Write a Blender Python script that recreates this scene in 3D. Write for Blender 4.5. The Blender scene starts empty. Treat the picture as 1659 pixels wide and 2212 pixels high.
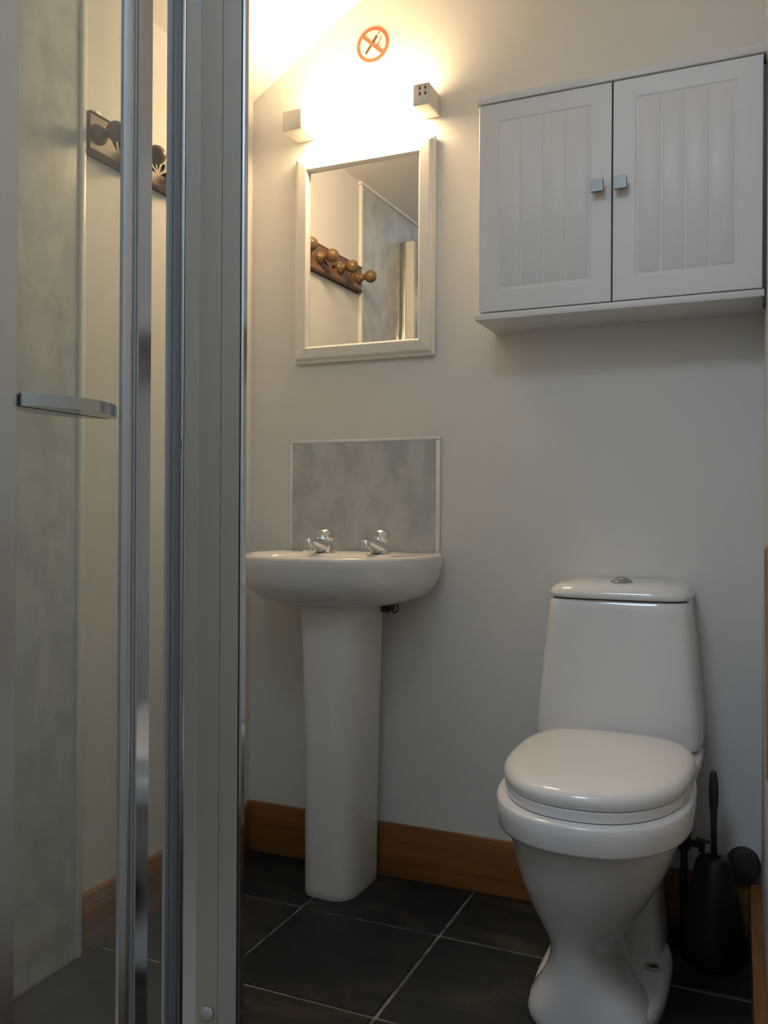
import bpy, bmesh, math, random
from mathutils import Vector, Matrix
random.seed(7)
S = bpy.context.scene
COL = S.collection
R = math.radians

# ------------------------------------------------------------------ camera
cam_data = bpy.data.cameras.new('camera')
cam = bpy.data.objects.new('camera', cam_data); COL.objects.link(cam)
S.camera = cam
yaw, roll = R(23.7), 0.006
rgt = Vector((math.cos(yaw), math.sin(yaw), 0)); upv = Vector((0, 0, 1)); fwd = Vector((-math.sin(yaw), math.cos(yaw), 0))
r2 = (rgt + roll*upv).normalized(); u2 = (upv - roll*rgt).normalized()
cam.matrix_world = Matrix(((r2.x, u2.x, -fwd.x, 0), (r2.y, u2.y, -fwd.y, 0), (r2.z, u2.z, -fwd.z, .91), (0, 0, 0, 1)))
cam_data.sensor_fit = 'VERTICAL'; cam_data.sensor_height = 24
cam_data.lens = 24*1900/2212
cam_data.clip_start = .005

# ------------------------------------------------------------------ world, daylight, exposure
W = bpy.data.worlds.new('world'); S.world = W; W.use_nodes = True
W.node_tree.nodes['Background'].inputs[0].default_value = (.42, .62, 1, 1)
W.node_tree.nodes['Background'].inputs[1].default_value = .6
S.view_settings.view_transform = 'Standard'; S.view_settings.look = 'None'
S.view_settings.exposure = 0.68; S.view_settings.gamma = 1; S.view_settings.use_curve_mapping = False

CS, C0 = .64, 2.0180 + .64*1.2855            # sloping ceiling: z = C0 + CS*x
def ceil_z(x): return C0 + CS*x
ca = math.atan(CS)
def daylight(name, loc, rot, sx, sy, power, colr):
    l = bpy.data.lights.new(name, 'AREA'); l.shape = 'RECTANGLE'; l.size = sx; l.size_y = sy; l.energy = power; l.color = colr
    o = bpy.data.objects.new(name, l); COL.objects.link(o); o.location = loc; o.rotation_euler = rot
    return o
SKX0, SKX1, SKY0, SKY1 = -.78, -.22, -.50, .30      # skylight opening in the slope
sxm = (SKX0 + SKX1)/2
daylight('skylight_daylight', (sxm - .10*math.sin(ca), (SKY0+SKY1)/2, ceil_z(sxm) + .10*math.cos(ca)), (0, -ca, 0),
         (SKX1-SKX0)/math.cos(ca), SKY1-SKY0, 16.0, (.655, .825, 1))

# ------------------------------------------------------------------ materials
def mat(name, col=(.8, .8, .8), rough=.5, metal=0, spec=.5, coat=0, alpha=1):
    m = bpy.data.materials.new(name); m.use_nodes = True
    b = m.node_tree.nodes['Principled BSDF']
    b.inputs['Base Color'].default_value = (*col, 1); b.inputs['Roughness'].default_value = rough
    b.inputs['Metallic'].default_value = metal; b.inputs['Specular IOR Level'].default_value = spec
    b.inputs['Coat Weight'].default_value = coat
    b.inputs['Coat Roughness'].default_value = .06
    if alpha < 1: b.inputs['Alpha'].default_value = alpha
    return m
def nodes(m): return m.node_tree.nodes, m.node_tree.links, m.node_tree.nodes['Principled BSDF']
def noise_col(m, c1, c2, scale=5, detail=4, stretch=(1, 1, 1), lo=.35, hi=.65, bump=0, bscale=None, rough=None, dist=0):
    n, l, b = nodes(m)
    tc = n.new('ShaderNodeTexCoord'); mp = n.new('ShaderNodeMapping'); mp.inputs['Scale'].default_value = stretch
    tx = n.new('ShaderNodeTexNoise'); tx.inputs['Scale'].default_value = scale; tx.inputs['Detail'].default_value = detail
    tx.inputs['Distortion'].default_value = dist
    cr = n.new('ShaderNodeValToRGB'); cr.color_ramp.elements[0].position = lo; cr.color_ramp.elements[1].position = hi
    cr.color_ramp.elements[0].color = (*c1, 1); cr.color_ramp.elements[1].color = (*c2, 1)
    l.new(tc.outputs['Object'], mp.inputs[0]); l.new(mp.outputs[0], tx.inputs['Vector']); l.new(tx.outputs['Fac'], cr.inputs[0])
    l.new(cr.outputs[0], b.inputs['Base Color'])
    if bump:
        t2 = n.new('ShaderNodeTexNoise'); t2.inputs['Scale'].default_value = bscale or scale*6; t2.inputs['Detail'].default_value = 5
        bp = n.new('ShaderNodeBump'); bp.inputs['Strength'].default_value = bump; bp.inputs['Distance'].default_value = .004
        l.new(mp.outputs[0], t2.inputs['Vector']); l.new(t2.outputs['Fac'], bp.inputs['Height']); l.new(bp.outputs[0], b.inputs['Normal'])
    return cr, mp
M = {}
M['paint'] = mat('wall_paint', (.72, .70, .68), .55, spec=.35); noise_col(M['paint'], (.70, .685, .66), (.73, .715, .69), 3, bump=.06, bscale=60)
M['ceiling'] = mat('ceiling_paint', (.72, .70, .67), .7, spec=.2)
M['marble'] = mat('marbled_panel', rough=.22, spec=.5)
noise_col(M['marble'], (.40, .415, .43), (.535, .545, .545), 16, 8, (1.2, 1.2, .8), .34, .66, dist=.5)
M['pvc'] = mat('white_pvc', (.78, .77, .75), .3)
M['ceramic'] = mat('white_ceramic', (.76, .75, .74), .08, spec=.55, coat=.2)
M['seat'] = mat('seat_plastic', (.78, .765, .75), .10, spec=.5, coat=.2)
M['cabwhite'] = mat('cabinet_white', (.70, .70, .71), .38, spec=.4)
M['frame'] = mat('mirror_frame_white', (.75, .73, .69), .38, spec=.4)
M['plastic'] = mat('white_plastic', (.70, .68, .64), .4)
M['chrome'] = mat('chrome', (.82, .82, .83), .06, 1)
M['nickel'] = mat('satin_nickel', (.46, .47, .47), .32, .9)
M['alu'] = mat('satin_aluminium', (.53, .58, .63), .24, .95)
M['alu_polished'] = mat('polished_aluminium', (.62, .63, .65), .1, 1)
M['alu_plate'] = mat('grey_green_plate', (.385, .385, .345), .16, .45, spec=.6)
M['handle_metal'] = mat('handle_metal', (.46, .48, .47), .12, 1)
M['rib'] = mat('ribbed_aluminium', (.40, .43, .45), .35, .3)
M['knob_metal'] = mat('knob_metal', (.25, .26, .26), .42, .75)
M['rubber'] = mat('black_rubber', (.012, .012, .012), .5)
M['mirror'] = mat('mirror_silver', (.86, .86, .85), 0.0, 1)
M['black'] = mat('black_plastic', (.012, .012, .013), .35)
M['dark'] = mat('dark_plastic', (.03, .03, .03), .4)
M['dim_brass'] = mat('dull_brass', (.10, .08, .05), .4, .8)
M['red'] = mat('sticker_red', (.75, .10, .04), .5)
M['brown'] = mat('sticker_brown', (.10, .05, .025), .5)
M['film'] = mat('clear_film', (.9, .9, .88), .15, alpha=.10)
M['print'] = mat('grey_print', (.16, .15, .13), .6)
M['grout'] = mat('grout', rough=.9); noise_col(M['grout'], (.10, .095, .085), (.26, .25, .23), 30, 5)
M['white_cap'] = mat('white_cap', (.42, .42, .39), .4)

M['slate'] = mat('slate_tile', rough=.5, spec=.3)
def slate():
    n, l, b = nodes(M['slate'])
    oi = n.new('ShaderNodeObjectInfo'); tc = n.new('ShaderNodeTexCoord')
    ad = n.new('ShaderNodeVectorMath'); ad.operation = 'ADD'
    mu = n.new('ShaderNodeMath'); mu.operation = 'MULTIPLY'; mu.inputs[1].default_value = 37
    l.new(oi.outputs['Random'], mu.inputs[0])
    l.new(tc.outputs['Object'], ad.inputs[0]); l.new(mu.outputs[0], ad.inputs[1])
    mp = n.new('ShaderNodeMapping'); mp.inputs['Scale'].default_value = (1, 2.0, 1); mp.inputs['Rotation'].default_value = (0, 0, .5)
    l.new(ad.outputs[0], mp.inputs[0])
    t1 = n.new('ShaderNodeTexNoise'); t1.inputs['Scale'].default_value = 5; t1.inputs['Detail'].default_value = 8; t1.inputs['Distortion'].default_value = .8
    c1 = n.new('ShaderNodeValToRGB'); e = c1.color_ramp.elements
    e[0].position = .32; e[0].color = (.012, .013, .012, 1); e[1].position = .72; e[1].color = (.060, .046, .034, 1)
    m1 = e.new(.52); m1.color = (.022, .022, .020, 1)
    l.new(mp.outputs[0], t1.inputs['Vector']); l.new(t1.outputs['Fac'], c1.inputs[0]); l.new(c1.outputs[0], b.inputs['Base Color'])
    t2 = n.new('ShaderNodeTexNoise'); t2.inputs['Scale'].default_value = 14; t2.inputs['Detail'].default_value = 8; t2.inputs['Distortion'].default_value = 1.2
    bp = n.new('ShaderNodeBump'); bp.inputs['Strength'].default_value = .5; bp.inputs['Distance'].default_value = .006
    l.new(mp.outputs[0], t2.inputs['Vector']); l.new(t2.outputs['Fac'], bp.inputs['Height']); l.new(bp.outputs[0], b.inputs['Normal'])
slate()

def wood(name, c1, c2, axis, rough=.45, knots=True, scale=1):
    m = mat(name, rough=rough, spec=.4); n, l, b = nodes(m)
    tc = n.new('ShaderNodeTexCoord'); mp = n.new('ShaderNodeMapping')
    s = [14*scale, 14*scale, 14*scale]; s[axis] = .9*scale; mp.inputs['Scale'].default_value = s
    t = n.new('ShaderNodeTexNoise'); t.inputs['Scale'].default_value = 5; t.inputs['Detail'].default_value = 6; t.inputs['Distortion'].default_value = .8
    cr = n.new('ShaderNodeValToRGB'); cr.color_ramp.elements[0].position = .3; cr.color_ramp.elements[1].position = .7
    cr.color_ramp.elements[0].color = (*c1, 1); cr.color_ramp.elements[1].color = (*c2, 1)
    l.new(tc.outputs['Object'], mp.inputs[0]); l.new(mp.outputs[0], t.inputs['Vector']); l.new(t.outputs['Fac'], cr.inputs[0])
    if knots:
        v = n.new('ShaderNodeTexVoronoi'); v.inputs['Scale'].default_value = 6.2
        mp2 = n.new('ShaderNodeMapping'); s2 = [1, 1, 1.0]; s2[axis] = .9; mp2.inputs['Scale'].default_value = s2
        l.new(tc.outputs['Object'], mp2.inputs[0]); l.new(mp2.outputs[0], v.inputs['Vector'])
        k = n.new('ShaderNodeValToRGB'); k.color_ramp.elements[0].position = .03; k.color_ramp.elements[1].position = .10
        k.color_ramp.elements[0].color = (.25, .2, .18, 1); k.color_ramp.elements[1].color = (1, 1, 1, 1)
        mx = n.new('ShaderNodeMix'); mx.data_type = 'RGBA'; mx.blend_type = 'MULTIPLY'; mx.inputs[0].default_value = 1
        l.new(v.outputs['Distance'], k.inputs[0]); l.new(cr.outputs[0], mx.inputs[6]); l.new(k.outputs[0], mx.inputs[7])
        l.new(mx.outputs[2], b.inputs['Base Color'])
    else: l.new(cr.outputs[0], b.inputs['Base Color'])
    return m
M['pine_x'] = wood('pine_skirting', (.20, .075, .020), (.32, .13, .040), 0)
M['pine_y'] = wood('pine_skirting_side', (.20, .075, .020), (.32, .13, .040), 1)
M['pine_z'] = wood('pine_upright', (.30, .15, .06), (.42, .24, .11), 2, knots=False)
M['rail'] = wood('peg_rail_wood', (.14, .072, .038), (.25, .135, .075), 1, knots=False)
M['knob'] = wood('peg_knob_wood', (.135, .078, .036), (.215, .13, .065), 0, rough=.35, knots=False)

def glass_mat():
    m = bpy.data.materials.new('shower_glass'); m.use_nodes = True; n = m.node_tree.nodes; l = m.node_tree.links; n.clear()
    out = n.new('ShaderNodeOutputMaterial'); tr = n.new('ShaderNodeBsdfTransparent'); tr.inputs[0].default_value = (.972, .982, .965, 1)
    gl = n.new('ShaderNodeBsdfGlossy'); gl.inputs['Roughness'].default_value = .0
    lw = n.new('ShaderNodeLayerWeight'); lw.inputs[0].default_value = .5
    pw = n.new('ShaderNodeMath'); pw.operation = 'POWER'; pw.inputs[1].default_value = 5
    fr = n.new('ShaderNodeMath'); fr.operation = 'MULTIPLY_ADD'; fr.inputs[1].default_value = .95; fr.inputs[2].default_value = .045
    l.new(lw.outputs['Facing'], pw.inputs[0]); l.new(pw.outputs[0], fr.inputs[0])
    df = n.new('ShaderNodeBsdfDiffuse'); df.inputs[0].default_value = (.6, .62, .6, 1)
    m1 = n.new('ShaderNodeMixShader'); m2 = n.new('ShaderNodeMixShader'); m1.inputs[0].default_value = .03
    l.new(tr.outputs[0], m1.inputs[1]); l.new(df.outputs[0], m1.inputs[2])
    l.new(fr.outputs[0], m2.inputs[0]); l.new(m1.outputs[0], m2.inputs[1]); l.new(gl.outputs[0], m2.inputs[2]); l.new(m2.outputs[0], out.inputs[0])
    return m
M['glass'] = glass_mat()
def emit(name, c, s):
    m = bpy.data.materials.new(name); m.use_nodes = True; n = m.node_tree.nodes; n.clear()
    o = n.new('ShaderNodeOutputMaterial'); e = n.new('ShaderNodeEmission'); e.inputs[0].default_value = (*c, 1); e.inputs[1].default_value = s
    m.node_tree.links.new(e.outputs[0], o.inputs[0]); return m
M['lamp'] = emit('lamp_diffuser', (1, .73, .40), 42)

# ------------------------------------------------------------------ helpers
def link(name, me, m, parent=None, smooth=False):
    o = bpy.data.objects.new(name, me); COL.objects.link(o)
    if m is not None: me.materials.append(M[m] if isinstance(m, str) else m)
    if parent is not None:
        o.parent = parent
        o.matrix_parent_inverse = parent.matrix_basis.inverted()
    if smooth:
        for p in me.polygons: p.use_smooth = True
    return o
def build(name, bm, m, parent=None, smooth=False, sharp=None):
    bmesh.ops.recalc_face_normals(bm, faces=bm.faces)
    me = bpy.data.meshes.new(name); bm.to_mesh(me); bm.free()
    o = link(name, me, m, parent, smooth)
    if smooth and sharp is not None: me.set_sharp_from_angle(angle=R(sharp))
    return o
def tag(o, label=None, cat=None, group=None, kind=None):
    for k, v in (('label', label), ('category', cat), ('group', group), ('kind', kind)):
        if v: o[k] = v
    return o
def thing(name, label, cat, loc, group=None):
    o = bpy.data.objects.new(name, None); COL.objects.link(o); o.location = loc; o.empty_display_size = .05
    return tag(o, label, cat, group)
def box(bm, a, b, bev=0, seg=2, M4=None):
    r = bmesh.ops.create_cube(bm, size=1); vs = r['verts']
    for v in vs:
        v.co = Vector([(a[i] if v.co[i] < 0 else b[i]) for i in range(3)])
    if bev:
        es = list({e for v in vs for e in v.link_edges})
        g = bmesh.ops.bevel(bm, geom=es, offset=bev, segments=seg, profile=.5, affect='EDGES')
        vs = list({v for f in g['faces'] for v in f.verts} | {v for v in vs if v.is_valid})
    if M4 is not None:
        allv = [v for v in vs if v.is_valid]
        bmesh.ops.transform(bm, matrix=M4, verts=allv)
    return vs
def B(name, a, b, m, parent=None, bev=0, seg=2, smooth=False):
    bm = bmesh.new(); box(bm, a, b, bev, seg)
    return build(name, bm, m, parent, smooth or bev > 0, 35)
def sgn(v): return -1 if v < 0 else 1
def ring(z, cx, yf, yb, hw, n=2.4, nb=None, k=56, ym=None, zf=None):
    """superellipse ring in plan; front half exponent n, back half exponent nb; ym = y of greatest width"""
    nb = nb or n
    ym = ym if ym is not None else (yf + yb)/2
    pts = []
    for i in range(k):
        t = 2*math.pi*i/k; c, s = math.cos(t), math.sin(t)
        e = nb if s > 0 else n
        x = cx + hw*sgn(c)*abs(c)**(2/e)
        yy = sgn(s)*abs(s)**(2/e)
        y = ym + yy*((yb - ym) if s > 0 else (ym - yf))
        pts.append(Vector((x, y, z if zf is None else z + zf(x, y))))
    return pts
def loft(bm, rings, cap0=True, cap1=True, closed=True):
    L = [[bm.verts.new(p) for p in r] for r in rings]
    k = len(L[0])
    for a, b in zip(L, L[1:]):
        for i in range(k if closed else k-1):
            bm.faces.new((a[i], a[(i+1) % k], b[(i+1) % k], b[i]))
    for flag, r in ((cap0, L[0]), (cap1, L[-1])):
        if flag:
            c = sum((v.co for v in r), Vector())/k; cv = bm.verts.new(c)
            for i in range(k): bm.faces.new((r[i], r[(i+1) % k], cv))
    return L
def lathe(bm, prof, origin=(0, 0, 0), axis='z', k=32):
    """prof: list of (r, h) ; along +axis"""
    o = Vector(origin); rings = []
    for r, h in prof:
        rr = max(r, 1e-5); ps = []
        for i in range(k):
            t = 2*math.pi*i/k; c, s = rr*math.cos(t), rr*math.sin(t)
            ps.append(o + (Vector((c, s, h)) if axis == 'z' else Vector((h, c, s)) if axis == 'x' else Vector((s, h, c))))
        rings.append(ps)
    loft(bm, rings)
def tube(bm, pts, r, k=12):
    pts = [Vector(p) for p in pts]; rings = []
    up = Vector((0, 0, 1))
    for i, p in enumerate(pts):
        d = (pts[min(i+1, len(pts)-1)] - pts[max(i-1, 0)]).normalized()
        a = d.cross(up if abs(d.z) < .9 else Vector((1, 0, 0))).normalized(); b = d.cross(a)
        rr = r[i] if isinstance(r, (list, tuple)) else r
        rings.append([p + a*rr*math.cos(2*math.pi*j/k) + b*rr*math.sin(2*math.pi*j/k) for j in range(k)])
    loft(bm, rings)
def prism(bm, poly, z0, z1):
    """poly: xy points, extruded in z"""
    loft(bm, [[Vector((x, y, z0)) for x, y in poly], [Vector((x, y, z1)) for x, y in poly]])
def plate_xz(name, outlines, depth, m, parent, M4, bev=0):
    """flat outlines (first is outer, others are holes or further islands) in local xy, thickness depth"""
    cu = bpy.data.curves.new(name, 'CURVE'); cu.dimensions = '2D'; cu.fill_mode = 'BOTH'; cu.extrude = depth/2; cu.bevel_depth = bev
    for pts in outlines:
        sp = cu.splines.new('POLY'); sp.points.add(len(pts)-1); sp.use_cyclic_u = True
        for p, q in zip(sp.points, pts): p.co = (q[0], q[1], 0, 1)
    o = bpy.data.objects.new(name, cu); COL.objects.link(o)
    me = bpy.data.meshes.new_from_object(o.evaluated_get(bpy.context.evaluated_depsgraph_get()))
    bpy.data.objects.remove(o); bpy.data.curves.remove(cu)
    me.transform(M4); me.materials.clear()
    return link(name, me, m, parent)

YB = 2.035      # back wall plane
XL = -1.287     # left wall plane
def xr(y): return -.013 + .03*(2.02 - y)     # right wall is a little out of square

# ------------------------------------------------------------------ structure
Y0 = -.75
floor = B('floor', (XL-.1, Y0-.1, -.06), (.25, YB+.1, -.003), 'grout'); tag(floor, kind='structure')
P = .3362; tx0, ty0 = -.9835, 1.7830; g = .0035
tile_mesh = None
for i in range(-2, 5):
    for j in range(-8, 2):
        ax, ay = tx0 + i*P, ty0 + j*P; bx, by = ax+P, ay+P
        ax2, bx2 = max(ax, XL), min(bx, .10); ay2, by2 = max(ay, Y0), min(by, YB)
        if bx2-ax2 < .02 or by2-ay2 < .02: continue
        full = (bx2-ax2 > P-.001 and by2-ay2 > P-.001)
        def mk(w, d):
            bm = bmesh.new(); box(bm, (g, g, -.012), (w-g, d-g, 0), .0018, 1)
            bmesh.ops.recalc_face_normals(bm, faces=bm.faces)
            me = bpy.data.meshes.new('floor_tile'); bm.to_mesh(me); bm.free(); me.materials.append(M['slate']); return me
        if full:
            tile_mesh = tile_mesh or mk(P, P); me = tile_mesh
        else: me = mk(bx2-ax2, by2-ay2)
        o = bpy.data.objects.new('floor_tile', me); COL.objects.link(o); o.parent = floor
        o.location = (ax2, ay2, random.uniform(-.0006, .0006))
zt = 3.1
wb = B('wall_back', (XL-.12, YB, -.05), (.4, YB+.12, zt), 'paint'); tag(wb, kind='structure')
wl = B('wall_left', (XL-.12, Y0-.1, -.05), (XL, YB, zt), 'paint'); tag(wl, kind='structure')
def skew_box(name, y0, y1, z0, z1, t0, t1, m, bev=0):
    """box that follows the right wall; t0..t1 offsets from the wall plane (negative = into the room)"""
    bm = bmesh.new(); vs = []
    for z in (z0, z1):
        for y, t in ((y0, t0), (y0, t1), (y1, t1), (y1, t0)): vs.append(bm.verts.new((xr(y)+t, y, z)))
    for f in ((0, 1, 2, 3), (4, 5, 6, 7), (0, 1, 5, 4), (1, 2, 6, 5), (2, 3, 7, 6), (3, 0, 4, 7)): bm.faces.new([vs[i] for i in f])
    if bev: bmesh.ops.bevel(bm, geom=list(bm.edges), offset=bev, segments=2, affect='EDGES')
    return build(name, bm, m, None, bev > 0, 35)
tag(skew_box('wall_right', Y0-.1, YB, -.05, zt, 0, .12, 'paint'), kind='structure')
tag(B('wall_rear', (XL-.12, Y0-.1, -.05), (.4, Y0, zt), 'paint'), kind='structure')
# sloping ceiling with the skylight opening
def slab(bm, x0, x1, y0, y1, th=.14):
    pts = [(x0, y0), (x1, y0), (x1, y1), (x0, y1)]
    loft(bm, [[Vector((x, y, ceil_z(x))) for x, y in pts], [Vector((x - th*math.sin(ca), y, ceil_z(x) + th*math.cos(ca))) for x, y in pts]])
bm = bmesh.new()
xa, xb = XL-.1, .3
slab(bm, xa, SKX0, Y0-.1, YB+.1); slab(bm, SKX1, xb, Y0-.1, YB+.1)
slab(bm, SKX0, SKX1, Y0-.1, SKY0); slab(bm, SKX0, SKX1, SKY1, YB+.1)
tag(build('ceiling', bm, 'ceiling'), kind='structure')
bm = bmesh.new()
for (x0, x1, y0, y1) in ((SKX0, SKX0+.035, SKY0, SKY1), (SKX1-.035, SKX1, SKY0, SKY1), (SKX0+.035, SKX1-.035, SKY0, SKY0+.035), (SKX0+.035, SKX1-.035, SKY1-.035, SKY1)):
    pts = [(x0, y0), (x1, y0), (x1, y1), (x0, y1)]
    loft(bm, [[Vector((x + .03*math.sin(ca), y, ceil_z(x) - .012)) for x, y in pts], [Vector((x - .05*math.sin(ca), y, ceil_z(x) + .05*math.cos(ca))) for x, y in pts]])
tag(build('window_1', bm, 'pine_y'), kind='structure')
# skirting boards
def skirting_x(name, x0, x1, yf, yb, z1, m):
    bm = bmesh.new(); box(bm, (x0, yf, 0), (x1, yb, z1), .003, 2); return tag(build(name, bm, m, None, True, 35), kind='structure')
skirting_x('baseboard_back', XL+.0005, -.036, 2.0195, YB, .131, 'pine_x')
skirting_x('baseboard_left', XL, XL+.016, 1.3925, 2.0195, .125, 'pine_y')
tag(skew_box('baseboard_right', .10, 2.0195, 0, .131, -.0215, 0, 'pine_y', .002), kind='structure')
# marbled shower panel on the left wall, with its white edge trim and top bead
tag(B('wall_panel', (XL, -.098, .005), (XL+.006, 1.378, 2.005), 'marble'), 'blue-grey marbled shower wall panel on the left wall', 'wall panel')
tag(B('trim_1', (XL, 1.378, .004), (XL+.013, 1.3915, 2.004), 'pvc', bev=.003), kind='structure')
tag(B('trim_2', (XL, -.098, 2.005), (XL+.012, 1.3915, 2.014), 'pvc'), kind='structure')
# stub wall at the near end of the shower
tag(B('wall_shower', (XL, -.18, 0), (-.64, -.10, 2.4), 'paint'), kind='structure')

# ------------------------------------------------------------------ shower enclosure
XS = -.665
sh = thing('shower_enclosure', 'aluminium framed glass shower enclosure with horizontal chrome door handle', 'shower enclosure', (XS-.02, .9, .09))
ZB, ZT = .045, 1.90
def prof(name, poly, m, z0=ZB, z1=ZT, smooth=False):
    bm = bmesh.new(); prism(bm, poly, z0, z1); return build(name, bm, m, sh, smooth, 30)
def rect(y0, y1, x0, x1): return [(x0, y0), (x1, y0), (x1, y1), (x0, y1)]
def bulge(y0, y1, x0, h, k=10):
    """half round rib standing out of plane x0 towards +x"""
    return [(x0 - .004, y0)] + [(x0 + h*math.sin(math.pi*i/k), y0 + (y1-y0)*i/k) for i in range(k+1)] + [(x0 - .004, y1)]
# door leaf (hung slightly proud of the post) with its handle
XD = -.600
B('door_glass', (XD-.006, .572, ZB+.02), (XD-.001, .7095, ZT-.03), 'glass', sh)
def bow(sgn_, y0_, y1_, h0, hb, z0_, z1_, m, name):
    P_ = []
    for i in range(25):
        t = i/24; P_.append((h0 + sgn_*(.004 + hb*math.sin(math.pi*t)**.75), y0_ + (y1_-y0_)*t))
    bm = bmesh.new(); prism(bm, [(h0, y0_)] + P_ + [(h0, y1_)], z0_, z1_)
    bmesh.ops.bevel(bm, geom=[e for e in bm.edges if len(e.link_faces) == 2 and e.calc_face_angle(0) > .8], offset=.0011, segments=2, affect='EDGES')
    return build(name, bm, m, sh, True, 30)
hd = bow(1, .5745, .6940, XD-.001, .026, 1.0010, 1.0122, 'handle_metal', 'handle'); hd['label'] = 'flat bowed metal door handle'
bow(-1, .5745, .6940, XD-.006, .026, 1.0010, 1.0122, 'handle_metal', 'handle')
prof('stile', rect(.519, .5725, XD-.012, XD-.001), 'alu')
B('fixed_glass', (XS-.006, -.09, ZB+.02), (XS-.001, .560, ZT-.03), 'glass', sh)
prof('stile', bulge(.7070, .7232, XD, .0032), 'alu', smooth=True)
prof('stile_body', rect(.7232, .7259, XD-.012, XD+.001), 'rib')
prof('seal', rect(.7259, .7277, XD-.012, XD-.0015), 'rubber')
prof('stile_body', rect(.7277, .7309, XD-.012, XD+.001), 'rib')
prof('stile_face', [(XD-.010, .7309), (XD+.001, .7309), (XD-.0022, .7545), (XD-.0042, .7545), (XD-.008, .7400)], 'alu_polished')
# ribbed post and the wide jamb plate that turns out from it
prof('post_flange', rect(.8650, .8715, XS-.004, XS), 'rib')
prof('seal', rect(.8715, .8735, XS-.004, XS-.0015), 'rubber')
for a, b_, h in ((.8735, .8790, .001), (.8793, .8840, .0), (.8843, .8890, .001)):
    prof('post_rib', rect(a, b_, XS-.005, XS+h), 'rib')
prof('post_rib', bulge(.8893, .8945, XS, .004), 'alu_polished', smooth=True)
prof('post_channel', rect(.8945, .9120, XS-.008, XS-.002), 'alu')
prof('post_rib', bulge(.9120, .9170, XS, .003), 'alu', smooth=True)
prof('post_corner', [(XS-.012, .917), (XS-.002, .917)] + [(XS-.002 + .009*(i/8)**2, .917+.010*math.sin(math.pi*i/16)) for i in range(1, 9)] + [(XS+.006, .936), (XS-.012, .936)], 'alu', smooth=True)
def plate(name, x0, x1, d, m, th=.004):
    # plane turned 8 degrees from the back wall's direction, through (-.608, .890)
    k_ = math.tan(R(8)); y0_ = .890 + (x0+.608)*k_ + d; y1_ = .890 + (x1+.608)*k_ + d
    return prof(name, [(x0, y0_), (x1, y1_), (x1, y1_+th), (x0, y0_+th)], m)
plate('return_web', -.652, -.6348, .0, 'alu', .030)
plate('cover_plate', -.6348, -.6062, 0, 'alu_plate')
plate('plate_groove', -.6062, -.6055, .0025, 'rubber')
plate('cover_plate', -.6055, -.5822, 0, 'alu_plate')
plate('seal', -.5822, -.5800, .0015, 'rubber')
prof('jamb_edge', [(-.5800, .8940), (-.5775, .8950), (-.5800, .9065), (-.5830, .9065)], 'alu_polished')
prof('corner_post', rect(1.0350, 1.0690, XS-.030, XS-.024), 'alu')
bm = bmesh.new(); lathe(bm, [(.0, 0), (.0085, 0), (.0095, .002), (.0085, .004), (.0055, .0052), (0, .0056)], (0, 0, 0), 'y')
bmesh.ops.transform(bm, matrix=Matrix.Translation((-.6195, .8884, .303)) @ Matrix.Rotation(R(8), 4, 'Z') @ Matrix.Scale(-1, 4, (0, 1, 0)), verts=bm.verts)
sc = build('screw_cap', bm, 'white_cap', sh, True, 50); sc['label'] = 'round white plastic screw cap'
# side panel parallel to the back wall, wall channel, header and bottom rails
B('side_glass', (XL+.06, 1.054, ZB+.02), (XS-.030, 1.059, ZT), 'glass', sh)
B('wall_channel', (XL+.006, 1.043, ZB), (XL+.028, 1.069, ZT), 'alu_polished', sh, bev=.003)
B('wall_channel', (XL+.028, 1.046, ZB), (XL+.060, 1.066, ZT), 'pvc', sh, bev=.002)
B('header_rail', (XS-.024, -.098, ZT), (XS+.004, 1.069, ZT+.035), 'alu', sh, bev=.002)
B('bottom_rail', (XL+.006, 1.037, ZB), (XS-.031, 1.069, ZB+.03), 'alu', sh, bev=.002)
B('bottom_rail', (XS-.024, -.098, ZB-.001), (XS-.001, .78, ZB+.03), 'alu', sh, bev=.002)
tray = bmesh.new()
box(tray, (XL+.0065, -.098, .0), (XS+.006, 1.070, .030), .004, 2)
box(tray, (XL+.0065, -.098, .026), (XL+.05, 1.070, .044), .004, 2); box(tray, (XS-.045, -.098, .026), (XS+.006, 1.070, .044), .004, 2)
box(tray, (XL+.045, 1.03, .026), (XS-.04, 1.070, .044), .004, 2); box(tray, (XL+.045, -.098, .026), (XS-.04, -.05, .044), .004, 2)
tag(build('shower_tray', tray, 'ceramic', None, True, 35), 'low white shower tray under the glass enclosure', 'shower tray')

# ------------------------------------------------------------------ peg rail on the left wall
ry0, ry1, rz0, rz1 = 1.396, 1.830, 1.640, 1.724
rail = thing('peg_rail', 'brown carved wooden rail with four round pegs on the left wall', 'peg rail', (XL, (ry0+ry1)/2, rz0))
XW = XL
def petal(cx, cy, ang, L, w, r0):
    pts = []
    for i in range(20):
        t = i/19*2; s = 1
        if t > 1: t = 2-t; s = -1
        rr = r0 + L*t; ww = w*math.sin(math.pi*min(1, t)**1.5)*s
        pts.append((cx + rr*math.cos(ang) - ww*math.sin(ang), cy + rr*math.sin(ang) + ww*math.cos(ang)))
    return pts
w_, h_ = ry1-ry0, rz1-rz0
ol = [[(0, 0), (w_, 0), (w_, h_), (0, h_)]]
for i in range(5):
    ol.append(petal(w_/2, .028, R(90 + (i-2)*36), .034, .0058, .007))
for k_, c in ((0, .088), (1, w_-.088)):
    ol.append(petal(c, .024, R(50), .032, .0055, .006)); ol.append(petal(c, .024, R(90), .032, .0055, .006)); ol.append(petal(c, .024, R(130), .032, .0055, .006))
M4 = Matrix(((0, 0, 1, XW+.010), (1, 0, 0, ry0), (0, 1, 0, rz0), (0, 0, 0, 1)))
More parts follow.
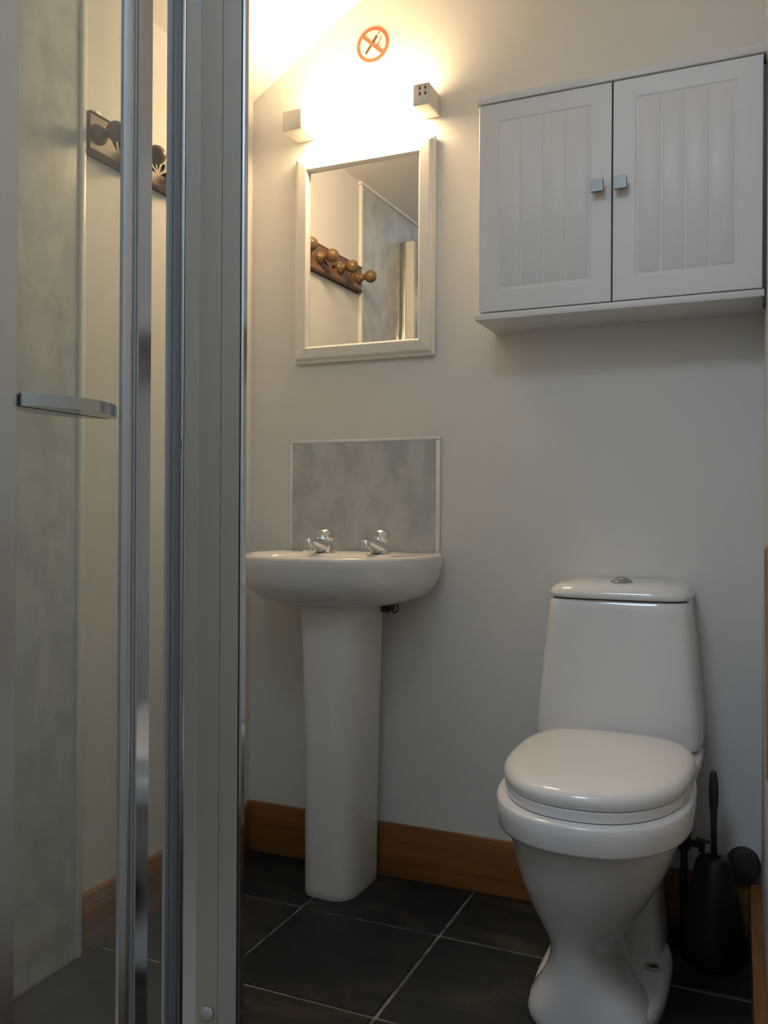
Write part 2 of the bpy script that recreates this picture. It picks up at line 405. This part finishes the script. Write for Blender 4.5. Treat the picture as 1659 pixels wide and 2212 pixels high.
bd = plate_xz('board', ol, .014, 'rail', rail, M4)
bm = bmesh.new(); box(bm, (XW, ry0+.002, rz0-.002), (XW+.003, ry1-.002, rz1-.004), 0)
build('backing', bm, 'rubber', rail)
bm = bmesh.new(); tube(bm, [(XW+.017, ry0, rz0+.004), (XW+.017, ry1, rz0+.004)], .0045, 8); tube(bm, [(XW+.016, ry0, rz1-.002), (XW+.016, ry1, rz1-.002)], .003, 8)
build('moulding', bm, 'rail', rail, True)
bm = bmesh.new(); lathe(bm, [(0, 0), (.009, 0), (.009, .0015), (.0035, .0016), (.0035, .0022), (0, .0024)], (XW+.004, 1.432, 1.731), 'x', 20)
build('hanging_plate', bm, 'chrome', rail, True, 30)
for i in range(4):
    y = 1.421 + i*.1285
    bm = bmesh.new()
    pr = [(0, 0), (.020, 0), (.021, .004), (.019, .008), (.0145, .012), (.010, .018), (.0085, .024), (.009, .029)]
    for q in range(1, 15):
        t = math.pi*(.16 + .84*q/14); pr.append((.0205*math.sin(t), .046 - .0205*math.cos(t)*1.0))
    lathe(bm, pr, (XW+.016, y, 1.683), 'x', 28)
    build('peg', bm, 'knob', rail, True)

# ------------------------------------------------------------------ mirror on the back wall
mr = thing('wall_mirror', 'rectangular mirror in a wide white frame above the basin', 'mirror', (-.950, YB, 1.297))
def frame_ring(bm, ax, az, bx, bz, prof_pts):
    """prof_pts: list of (inset, y) running from the outside inwards"""
    rs = []
    for ins, y in prof_pts:
        rs.append([Vector((ax+ins, y, az+ins)), Vector((bx-ins, y, az+ins)), Vector((bx-ins, y, bz-ins)), Vector((ax+ins, y, bz-ins))])
    loft(bm, rs, False, False)
bm = bmesh.new()
frame_ring(bm, -1.146, 1.296, -.7545, 1.834, [(.003, YB-.0005), (0, 2.026), (.0, 2.021), (.006, 2.018), (.011, 2.011), (.014, 2.0095), (.036, 2.0075), (.0375, 2.008), (.0425, 2.016), (.0425, 2.024)])
build('mirror_frame', bm, 'frame', mr)
bm = bmesh.new(); box(bm, (-.953-.154, -.0015, 1.337), (-.953+.156, .0015, 1.796))
bmesh.ops.transform(bm, matrix=Matrix.Translation((-.953, 2.0195, 0)) @ Matrix.Rotation(-.0165, 4, 'Z') @ Matrix.Translation((.953, 0, 0)), verts=bm.verts)
gl = build('mirror_glass', bm, 'mirror', mr)

# ------------------------------------------------------------------ shaver light
lt = thing('shaver_light', 'white wall light with glowing strip diffuser and shaver socket end', 'wall light', (-.95, YB, 1.882))
LZ0, LZ1, LY = 1.8825, 1.9345, 1.955
B('end_cap', (-1.150, LY, LZ0), (-1.093, YB, LZ1), 'plastic', lt, .004, 3)
B('end_cap', (-.7905, LY, LZ0), (-.7475, YB, LZ1), 'plastic', lt, .004, 3)
B('backplate', (-1.093, 2.018, LZ0+.006), (-.7905, YB, LZ1-.006), 'plastic', lt)
dif = B('diffuser', (-1.0925, LY+.004, LZ0+.003), (-.791, 2.018, LZ1-.003), 'lamp', lt, .006, 3)
def slot(cx, cz, up):
    s = 1 if up else -1
    pts = [(cx-.0032, cz-.0035*s), (cx+.0032, cz-.0035*s), (cx+.0026, cz+.001*s), (cx+.0013, cz+.004*s), (cx-.0013, cz+.004*s), (cx-.0026, cz+.001*s)]
    return pts
for cx in (-.7715, -.7575):
    for cz, up in ((1.9225, True), (1.9085, False)):
        M4 = Matrix(((1, 0, 0, 0), (0, 0, -1, LY-.0001), (0, 1, 0, 0), (0, 0, 0, 1)))
        plate_xz('socket_slot', [slot(cx, cz, up)], .0006, 'brown', lt, M4)
def text(name, s, x, y, z, size, parent, m='print'):
    cu = bpy.data.curves.new(name, 'FONT'); cu.body = s; cu.size = size; cu.extrude = .0001; cu.align_x = 'CENTER'
    o = bpy.data.objects.new(name, cu); COL.objects.link(o)
    me = bpy.data.meshes.new_from_object(o.evaluated_get(bpy.context.evaluated_depsgraph_get()))
    bpy.data.objects.remove(o); bpy.data.curves.remove(cu)
    me.transform(Matrix(((1, 0, 0, x), (0, 0, -1, y), (0, 1, 0, z), (0, 0, 0, 1)))); me.materials.clear()
    return link(name, me, m, parent)
text('lettering', 'SHAVERS', -.7735, LY-.0002, 1.9280, .0035, lt)
text('lettering', 'ONLY', -.7575, LY-.0002, 1.9282, .0035, lt)
text('lettering', '115V', -.7715, LY-.0002, 1.9142, .0030, lt)
text('lettering', '240V', -.7575, LY-.0002, 1.9142, .0030, lt)

# ------------------------------------------------------------------ no smoking sticker
st = thing('no_smoking_sticker', 'round red and white no smoking sticker on the back wall', 'sticker', (-.932, YB, 2.054))
SX, SZ = -.9320, 2.0985
def PM(dy): return Matrix(((1, 0, 0, SX), (0, 0, -1, YB-dy), (0, 1, 0, SZ), (0, 0, 0, 1)))
def circ(r, k=64): return [(r*math.cos(2*math.pi*i/k), r*math.sin(2*math.pi*i/k)) for i in range(k)]
B('film', (-.983, YB-.0004, 2.050), (-.883, YB, 2.149), 'film', st)
plate_xz('ring', [circ(.0445), circ(.0365)], .0006, 'red', st, PM(.0009))
def bar(p, q, w):
    d = Vector((q[0]-p[0], q[1]-p[1])); n_ = Vector((-d.y, d.x)).normalized()*w/2
    return [(p[0]+n_.x, p[1]+n_.y), (q[0]+n_.x, q[1]+n_.y), (q[0]-n_.x, q[1]-n_.y), (p[0]-n_.x, p[1]-n_.y)]
plate_xz('diagonal_bar', [bar((-.0275, .0255), (.0275, -.0255), .0078)], .0006, 'red', st, PM(.0016))
plate_xz('cigarette', [bar((-.0195, -.0200), (.0120, .0205), .0062), bar((.0135, .0265), (.0180, .0225), .0010), bar((.0155, .0295), (.0205, .0250), .0010)], .0006, 'brown', st, PM(.0010))
def wave(pts, w):
    L_, R_ = [], []
    for i, p in enumerate(pts):
        a = Vector(pts[max(i-1, 0)]); b = Vector(pts[min(i+1, len(pts)-1)]); d = (b-a).normalized(); n_ = Vector((-d.y, d.x))*w/2
        L_.append((p[0]+n_.x, p[1]+n_.y)); R_.append((p[0]-n_.x, p[1]-n_.y))
    return L_ + R_[::-1]
sm = []
for k_, (ox, oz, t0) in enumerate(((.0205, .0190, 0), (.0165, .0150, 0), (.0150, -.0045, .62))):
    pts = []
    for i in range(14):
        t = t0 + (1-t0)*i/13
        pts.append((.0205 + (-.003*k_) + .0042*math.sin(t*5.6+.4) + (.004 if t > .8 else 0)*(t-.8)*5, .0200 - .003*k_ - .0255*t))
    sm.append(wave(pts, .0008))
plate_xz('smoke', sm, .0006, 'brown', st, PM(.0010))

# ------------------------------------------------------------------ wall cabinet
cb = thing('wall_cabinet', 'white two-door wall cabinet with square metal knobs above the toilet', 'cabinet', (-.307, YB, 1.3365))
B('top_board', (-.602, 1.871, 1.8145), (-.0115, YB, 1.8315), 'cabwhite', cb, .0015)
B('bottom_board', (-.604, 1.871, 1.3365), (-.0125, YB, 1.3510), 'cabwhite', cb, .0015)
B('side_panel', (-.5985, 1.893, 1.3510), (-.583, YB, 1.8145), 'cabwhite', cb)
B('side_panel', (-.031, 1.893, 1.3510), (-.0165, YB, 1.8145), 'cabwhite', cb)
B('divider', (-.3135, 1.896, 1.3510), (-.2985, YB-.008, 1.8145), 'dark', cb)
B('back_panel', (-.583, YB-.006, 1.3510), (-.031, YB, 1.8145), 'cabwhite', cb)
es = B('gap_shadow', (-.0162, 1.876, 1.3240), (-.0090, 1.93, 1.7920), 'black', cb); es['label'] = 'black strip standing for the shadow in the gap beside the wall'  # added black strip, paints the deep shadow between cabinet and right wall
def door(x0, x1, ax, bx, knobx):
    z0, z1 = 1.3540, 1.8120; az, bz = 1.400, 1.7725; yf, yb = 1.8735, 1.8905
    bm = bmesh.new()
    rs = []
    for ins, y in ((0, yb), (0, yf+.001), (.001, yf)):
        rs.append([Vector((x0+ins, y, z0+ins)), Vector((x1-ins, y, z0+ins)), Vector((x1-ins, y, z1-ins)), Vector((x0+ins, y, z1-ins))])
    for ins, y in ((-.0012, yf), (.0018, yf+.0012), (.0030, yf+.0013)):
        rs.append([Vector((ax+ins, y, az+ins)), Vector((bx-ins, y, az+ins)), Vector((bx-ins, y, bz-ins)), Vector((ax+ins, y, bz-ins))])
    loft(bm, rs, True, True)
    d = build('door', bm, 'cabwhite', cb)
    n = 4; w = (bx-ax-.008)/n
    for i in range(n):
        p0 = ax+.004+i*w
        B('plank', (p0+.0024, yf+.0003, az+.0085), (p0+w-.0024, yf+.004, bz-.0030), 'cabwhite', d, .0008, 2)
    kn = bmesh.new()
    zc = 1.5920
    box(kn, (knobx-.0130, yf-.024, zc-.0130), (knobx+.0130, yf-.0165, zc+.0130), .0007, 1)
    box(kn, (knobx-.0065, yf-.017, zc-.0065), (knobx+.0065, yf, zc+.0065), .0008, 1)
    k = build('knob', kn, 'knob_metal', d); k['label'] = 'square satin metal knob'
door(-.5965, -.3078, -.554, -.350, -.3335)
door(-.3045, -.0165, -.259, -.0625, -.2862)

# ------------------------------------------------------------------ splashback
sp = thing('splashback', 'small grey marbled splashback with white edging above the basin', 'splashback', (-.950, YB, .80))
B('panel', (-1.157, YB-.005, .800), (-.7520, YB, 1.090), 'marble', sp)
B('edging', (-1.1625, YB-.0065, 1.089), (-.7405, YB, 1.0965), 'pvc', sp, .0015)
B('edging', (-1.1625, YB-.0065, .812), (-1.1560, YB, 1.089), 'pvc', sp, .0015)
B('edging', (-.7520, YB-.0085, .806), (-.7405, YB, 1.089), 'pvc', sp, .003)

# ------------------------------------------------------------------ basin and pedestal
CXB = -.955
bs = thing('pedestal_basin', 'white ceramic wash basin on a full pedestal under the mirror', 'basin', (CXB, 1.92, 0))
bm = bmesh.new()
RB = lambda z, hw, yf, n, yb=YB-.0005, nb=9, ym=1.93: ring(z, CXB, yf, yb, hw, n, nb, 72, ym)
def bas(z, hw, yf, n, ym=1.93, yb=YB-.0068, nb=9): return ring(z, CXB, yf, yb, hw, n, nb, 72, ym)
rs = [bas(.690, .10, 1.80, 2.2, 1.90), bas(.6905, .125, 1.782, 2.2, 1.90), bas(.695, .156, 1.762, 2.3, 1.905), bas(.703, .181, 1.742, 2.35, 1.91), bas(.716, .2010, 1.722, 2.4, 1.915),
      bas(.735, .2170, 1.704, 2.45, 1.92), bas(.757, .2265, 1.692, 2.5), bas(.785, .2310, 1.685, 2.5), bas(.800, .2315, 1.683, 2.5), bas(.8065, .2300, 1.685, 2.5), bas(.8095, .2265, 1.690, 2.5),
      bas(.8102, .2200, 1.698, 2.5), bas(.8090, .1750, 1.716, 2.5, yb=1.885, nb=3, ym=1.80), bas(.8000, .1660, 1.726, 2.4, yb=1.878, nb=3, ym=1.80), bas(.775, .150, 1.739, 2.3, yb=1.870, nb=2.6, ym=1.80),
      bas(.740, .115, 1.764, 2.2, yb=1.850, nb=2.4, ym=1.80), bas(.718, .05, 1.779, 2, yb=1.82, nb=2, ym=1.80)]
loft(bm, rs)
build('bowl', bm, 'ceramic', bs, True, 60)
CXP = -.951
def pd(z, hw, yf, n=3.3): return ring(z, CXP - .005*(1 - z/.7), yf, YB-.03, hw*.915, n, 9, 56, 1.93)
bm = bmesh.new()
loft(bm, [pd(0, .0735, 1.832), pd(.004, .0750, 1.829), pd(.02, .0750, 1.829), pd(.25, .0760, 1.824), pd(.45, .0790, 1.816), pd(.60, .0825, 1.806), pd(.67, .0850, 1.800), pd(.6895, .0855, 1.799), pd(.6945, .0840, 1.801)])
build('pedestal', bm, 'ceramic', bs, True, 50)
bm = bmesh.new(); tube(bm, [(-.900, 1.990, .74), (-.900, 1.990, .60), (-.915, 1.992, .45), (-.915, 1.992, .0)], .0065, 12)
tube(bm, [(-.900, 1.988, .676), (-.857, 1.984, .674)], .0125, 12)
tube(bm, [(-.862, 1.984, .675), (-.842, 1.978, .677)], .0075, 10)
build('supply_pipe', bm, 'dim_brass', bs, True, 40)
bm = bmesh.new(); tr_ = []
for i in range(21):
    t = 2*math.pi*i/20; tr_.append((-.838 + .008*math.cos(t), 1.976 + .003*math.cos(t), .676 + .0110*math.sin(t)))
tube(bm, tr_, .0022, 8); build('valve_ring', bm, 'dim_brass', bs, True)

def tap(cx, cy, spoutx, label):
    t = thing('basin_tap', label, 'tap', (cx, cy, .8095), 'chrome pillar taps on the basin')
    bm = bmesh.new()
    lathe(bm, [(0, 0), (.0235, 0), (.0240, .002), (.0215, .004), (.0190, .010), (.0170, .020), (.0160, .030), (.0, .0305)], (cx, cy, .8100), 'z', 28)
    bm2 = bmesh.new(); lathe(bm2, [(0, 0), (.0245, 0), (.0245, .0014), (0, .0015)], (cx, cy, .8086), 'z', 28); build('washer', bm2, 'rubber', t, True, 40)
    # body sloping up into the spout
    pts = [(cx, cy+.010, .818), (cx-.001, cy-.012, .824), (cx-.003, cy-.035, .833), (cx-.004, cy-.058, .8395), (cx-.0045, cy-.073, .8405)]
    tube(bm, pts, [.0185, .0185, .0150, .0115, .0100], 20)
    build('body', bm, 'chrome', t, True, 45)
    bm = bmesh.new()
    lathe(bm, [(0, 0), (.0105, 0), (.0115, .001), (.0110, .014), (.009, .0170), (0, .018)], (cx-.0045, cy-.075, .8290), 'z', 24)
    build('nozzle', bm, 'chrome', t, True, 40)
    bm = bmesh.new(); lathe(bm, [(0, 0), (.011, 0), (.011, .008), (0, .008)], (cx, cy+.003, .8320), 'z', 20)
    build('spindle', bm, 'black', t, True, 40)
    # faceted head with cut-in diamonds
    bm = bmesh.new(); k = 8; rings = []
    for z, r, tw in ((.8445, .0150, 0), (.8450, .0185, 0), (.8540, .0215, .5), (.8650, .0222, 0), (.8720, .0190, .5), (.8760, .0120, 0), (.8770, .0, 0)):
        rr = max(r, 1e-4)
        rings.append([Vector((cx + rr*math.cos(2*math.pi*(i+tw)/k + .3), cy + .003 + rr*math.sin(2*math.pi*(i+tw)/k + .3), z - .0070)) for i in range(k)])
    L = [[bm.verts.new(p) for p in r] for r in rings]
    tws = [0, 0, .5, 0, .5, 0, 0]
    for a, b, ta, tb in zip(L, L[1:], tws, tws[1:]):
        for i in range(k):
            if ta == tb: bm.faces.new((a[i], a[(i+1) % k], b[(i+1) % k], b[i]))
            elif tb > ta:
                bm.faces.new((a[i], a[(i+1) % k], b[i])); bm.faces.new((a[(i+1) % k], b[(i+1) % k], b[i]))
            else:
                bm.faces.new((a[i], a[(i+1) % k], b[(i+1) % k])); bm.faces.new((a[i], b[(i+1) % k], b[i]))
    bm.faces.new(L[0]); 
    bmesh.ops.bevel(bm, geom=[e for e in bm.edges], offset=.0008, segments=2, affect='EDGES')
    build('tap_head', bm, 'chrome', t, True, 25)
    return t
tap(-1.003, 1.925, 0, 'left chrome basin tap, with a thin plug chain beside it')
tap(-.8535, 1.925, 0, 'right chrome basin tap, the one nearer the toilet')
ch = thing('plug_chain', 'thin bead chain of the plug hanging beside the left tap', 'chain', (-1.01, 1.90, .812))
for x0, x1_, s in ((-1.032, -1.024, 1), (-.978, -.982, 1)):
    bm = bmesh.new()
    for i in range(9):
        t = i/8; bmesh.ops.create_icosphere(bm, subdivisions=1, radius=.0017, matrix=Matrix.Translation((x0+(x1_-x0)*t, 1.895+.012*t, .8115 + .016*t)))
    build('chain_strand', bm, 'chrome', ch, True)

# ------------------------------------------------------------------ toilet
CX = -.290
tl = thing('toilet', 'white close-coupled toilet with closed lid and tapered cistern', 'toilet', (CX, 1.78, 0))
bm = bmesh.new()
def tr(z, hw, yf, yb, n=2.3, nb=3.2, ym=None, cx=CX-.014):
    if z < .08: cx += .014*(1 - z/.08); hw *= 1 - .05*(1 - z/.08)
    if z > .15:                       # upper bowl and rim
        t = min(1, (z-.15)/.2); yf += .020*t; hw -= .008*t; cx += .020*t
    return ring(z, cx, yf, yb, hw, n, nb, 64, ym)
# bowl, waist and front column in one skin
rs = [tr(.0, .1120, 1.520, 1.72, 2.6, 2.4, 1.61), tr(.004, .1150, 1.517, 1.72, 2.6, 2.4, 1.61), tr(.018, .1140, 1.516, 1.72, 2.6, 2.4, 1.61), tr(.040, .1030, 1.515, 1.725, 2.5, 2.4, 1.61), tr(.062, .0830, 1.514, 1.74, 2.4, 2.6, 1.61), tr(.085, .0680, 1.513, 1.76, 2.3, 2.8, 1.62),
      tr(.110, .0600, 1.511, 1.78, 2.2, 3, 1.62), tr(.135, .0575, 1.508, 1.79, 2.2, 3, 1.62), tr(.155, .0605, 1.502, 1.80, 2.2, 3, 1.62), tr(.175, .0715, 1.493, 1.80, 2.2, 3, 1.61), tr(.200, .0890, 1.478, 1.81, 2.2, 2.8, 1.61),
      tr(.230, .1080, 1.458, 1.82, 2.2, 2.7, 1.61), tr(.265, .1260, 1.435, 1.83, 2.2, 2.7, 1.61), tr(.300, .1400, 1.414, 1.84, 2.2, 2.7, 1.61), tr(.335, .1510, 1.397, 1.84, 2.2, 2.8, 1.61), tr(.360, .1585, 1.386, 1.84, 2.25, 2.9, 1.61), tr(.3685, .1610, 1.382, 1.84, 2.25, 2.9, 1.61),
      tr(.3700, .1705, 1.366, 1.84, 2.3, 3, 1.61), tr(.3715, .1735, 1.362, 1.84, 2.3, 3, 1.61), tr(.376, .1750, 1.360, 1.84, 2.3, 3, 1.61), tr(.400, .1760, 1.358, 1.84, 2.35, 3, 1.61), tr(.4155, .1755, 1.358, 1.84, 2.35, 3, 1.61), tr(.4190, .1740, 1.360, 1.84, 2.35, 3, 1.61), tr(.4205, .1700, 1.366, 1.83, 2.35, 3, 1.61)]
loft(bm, rs)
# rear trunk and deck under the cistern
rs = [ring(z, CX-.002, yf, 1.972, hw, 4.5, 6, 48, 1.89) for z, hw, yf in ((0, .104, 1.800), (.006, .106, 1.798), (.05, .100, 1.80), (.12, .0920, 1.80), (.20, .0900, 1.79), (.27, .105, 1.77), (.33, .135, 1.750), (.37, .158, 1.74), (.40, .1680, 1.738), (.420, .1700, 1.738), (.4255, .1665, 1.742))]
loft(bm, rs)
# foot flange
rs = [ring(z, CX, 1.525, 1.94, hw, 2.8, 3.4, 56, 1.74) for z, hw in ((0, .119), (.003, .1215), (.020, .1205), (.030, .1160), (.0335, .1080))]
loft(bm, rs)
build('pan', bm, 'ceramic', tl, True, 60)
for sx, sy in ((-1, 1.775), (1, 1.765)):
    bx = CX + sx*.0880
    bm = bmesh.new(); lathe(bm, [(.0085, 0), (.0160, 0), (.0160, .0025), (.0140, .0045), (.0090, .0045), (.0080, .001), (0, .001)], (bx, sy, .0335), 'z', 24)
    w = build('washer', bm, 'white_cap', tl, True, 40)
    bm = bmesh.new(); lathe(bm, [(0, 0), (.0075, 0), (.0075, .002), (.003, .0035), (0, .0035)], (bx, sy, .0350), 'z', 12)
    build('bolt', bm, 'dim_brass', w, True, 40)
# seat ring and lid
def sr(z, d, n=2.3, nb=3.2, cx=CX+.007): return ring(z, cx, 1.3930+d, 1.823-d*.6, .1620-d, n, nb, 64, 1.640)
bm = bmesh.new(); loft(bm, [sr(.4210, .006), sr(.4225, .003), sr(.4300, .0015), sr(.4385, .0015), sr(.4400, .004)])
build('seat', bm, 'seat', tl, True, 50)
bm = bmesh.new()
loft(bm, [sr(.4405, .006), sr(.4415, .0020), sr(.4450, .0), sr(.4530, -.0015), sr(.4595, .0005), sr(.4650, .0050), sr(.4685, .0115), sr(.4705, .021), sr(.4725, .040), sr(.4748, .075), sr(.4765, .115), sr(.4770, .150)])
build('lid', bm, 'seat', tl, True, 60)
for sx in (-1, 1): B('hinge', (CX+sx*.07-.014, 1.815, .424), (CX+sx*.07+.014, 1.840, .452), 'seat', tl, .005, 2)
# cistern
CC = -.2930
def cr_(z, hw, yf, n=5.5): return ring(z, CC + (z-.43)*.002, yf, 2.030, hw, n, 14, 72, 1.93)
def front(z): return 1.842 + (z-.43)*.045
bm = bmesh.new()
rs = []
for z, hw, d in ((.4300, .154, .012), (.4320, .1640, .004), (.4370, .1695, .001), (.45, .1700, 0), (.50, .1665, 0), (.56, .1600, 0), (.62, .1545, 0), (.67, .1490, 0), (.71, .1440, 0), (.7265, .1410, .001), (.7290, .1380, .004)):
    rs.append(cr_(z, hw, front(z)+d))
loft(bm, rs); build('cistern', bm, 'ceramic', tl, True, 50)
bm = bmesh.new()
loft(bm, [cr_(.7290, .132, 1.864), cr_(.7315, .138, 1.858)]); build('shadow_gap', bm, 'black', tl)
bm = bmesh.new()
def cl(z, d, n=4.6): return ring(z, CC+.0010, 1.848+d, 2.031, .1455-d, n, 14, 72, 1.94)
loft(bm, [cl(.7315, .006), cl(.7325, .002), cl(.7360, .0), cl(.7420, .0005), cl(.7490, .0040), cl(.7550, .0100), cl(.7590, .0180), cl(.7620, .032), cl(.7640, .055), cl(.7650, .080)])
build('cistern_lid', bm, 'ceramic', tl, True, 50)
bm = bmesh.new(); lathe(bm, [(0, 0), (.0235, 0), (.0235, .0020), (.0200, .0050), (.0145, .0080), (.014, .0098), (.009, .0118), (0, .0125)], (-.288, 1.915, .7635), 'z', 32)
fb = build('flush_button', bm, 'nickel', tl, True, 40); fb['label'] = 'round chrome push button'

# supply pipe with valve behind the toilet, brush in its holder, pipe cap in the corner
vp = thing('supply_pipe', 'dark water supply pipe with small valve behind the toilet', 'pipe', (-.166, 1.985, 0))
bm = bmesh.new()
tube(bm, [(-.166, 2.000, .420), (-.166, 2.000, .30), (-.166, 2.000, .0)], .0075, 12)
tube(bm, [(-.166, 1.996, .325), (-.166, 1.996, .295)], .012, 12)
tube(bm, [(-.166, 1.994, .225), (-.166, 1.994, .190)], .014, 12)
build('pipe', bm, 'dark', vp, True, 40)
bm = bmesh.new(); tube(bm, [(-.166, 1.990, .208), (-.140, 1.975, .210), (-.128, 1.968, .212)], [.009, .007, .005], 12); tube(bm, [(-.128, 1.968, .198), (-.128, 1.968, .222)], [.006, .008], 12)
tube(bm, [(-.140, 1.968, .224), (-.112, 1.968, .220)], .004, 8)
build('valve', bm, 'dark', vp, True, 40)

br = thing('toilet_brush', 'black toilet brush standing in its black bottle-shaped holder by the toilet', 'toilet brush', (-.102, 1.915, 0))
bm = bmesh.new()
lathe(bm, [(0, .0), (.056, 0), (.0600, .004), (.0610, .015), (.0600, .045), (.0560, .085), (.0490, .130), (.0410, .170), (.0350, .198), (.0320, .203), (.0290, .208), (.0140, .211), (.0130, .207), (0, .207)], (-.102, 1.915, 0), 'z', 36)
build('holder', bm, 'black', br, True, 50)
bm = bmesh.new()
rs = []
for z, a, b in ((.204, .0062, .0062), (.29, .0060, .0060), (.310, .0068, .0062), (.335, .0092, .0070), (.360, .0096, .0070), (.380, .0084, .0064), (.393, .0062, .005), (.3985, .003, .003)):
    rs.append([Vector((-.1010 - .010*(z-.22) + a*math.cos(2*math.pi*i/20), 1.915 + b*math.sin(2*math.pi*i/20), z - .012*(z-.2)/.2)) for i in range(20)])
loft(bm, rs); build('handle', bm, 'dark', br, True)

pc = thing('pipe_cap', 'dark ribbed plastic pipe cap on the back wall beside the brush', 'pipe cap', (-.048, YB, .132))
bm = bmesh.new()
lathe(bm, [(0, 0), (.0330, 0), (.0340, -.006), (.0325, -.008), (.0340, -.012), (.0325, -.016), (.0340, -.020), (.0325, -.024), (.0335, -.030), (.030, -.036), (.012, -.039), (0, -.039)], (-.048, YB, .166), 'y', 36)
build('cap', bm, 'dark', pc, True, 30)

# pine upright on the right wall
bm = bmesh.new(); vs = []
for z, dx in ((.63, .003), (.875, 0)):
    for x, y in ((-.0055+dx, 1.00), (xr(1.00), 1.00), (xr(1.09), 1.09), (-.0055+dx, 1.09)): vs.append(bm.verts.new((x, y, z)))
for f in ((0, 1, 2, 3), (4, 5, 6, 7), (0, 1, 5, 4), (1, 2, 6, 5), (2, 3, 7, 6), (3, 0, 4, 7)): bm.faces.new([vs[i] for i in f])
bmesh.ops.bevel(bm, geom=list(bm.edges), offset=.002, segments=2, affect='EDGES')
tag(build('pine_board', bm, 'pine_z', None, True, 35), 'narrow pine board fixed to the right wall near the photographer', 'board')
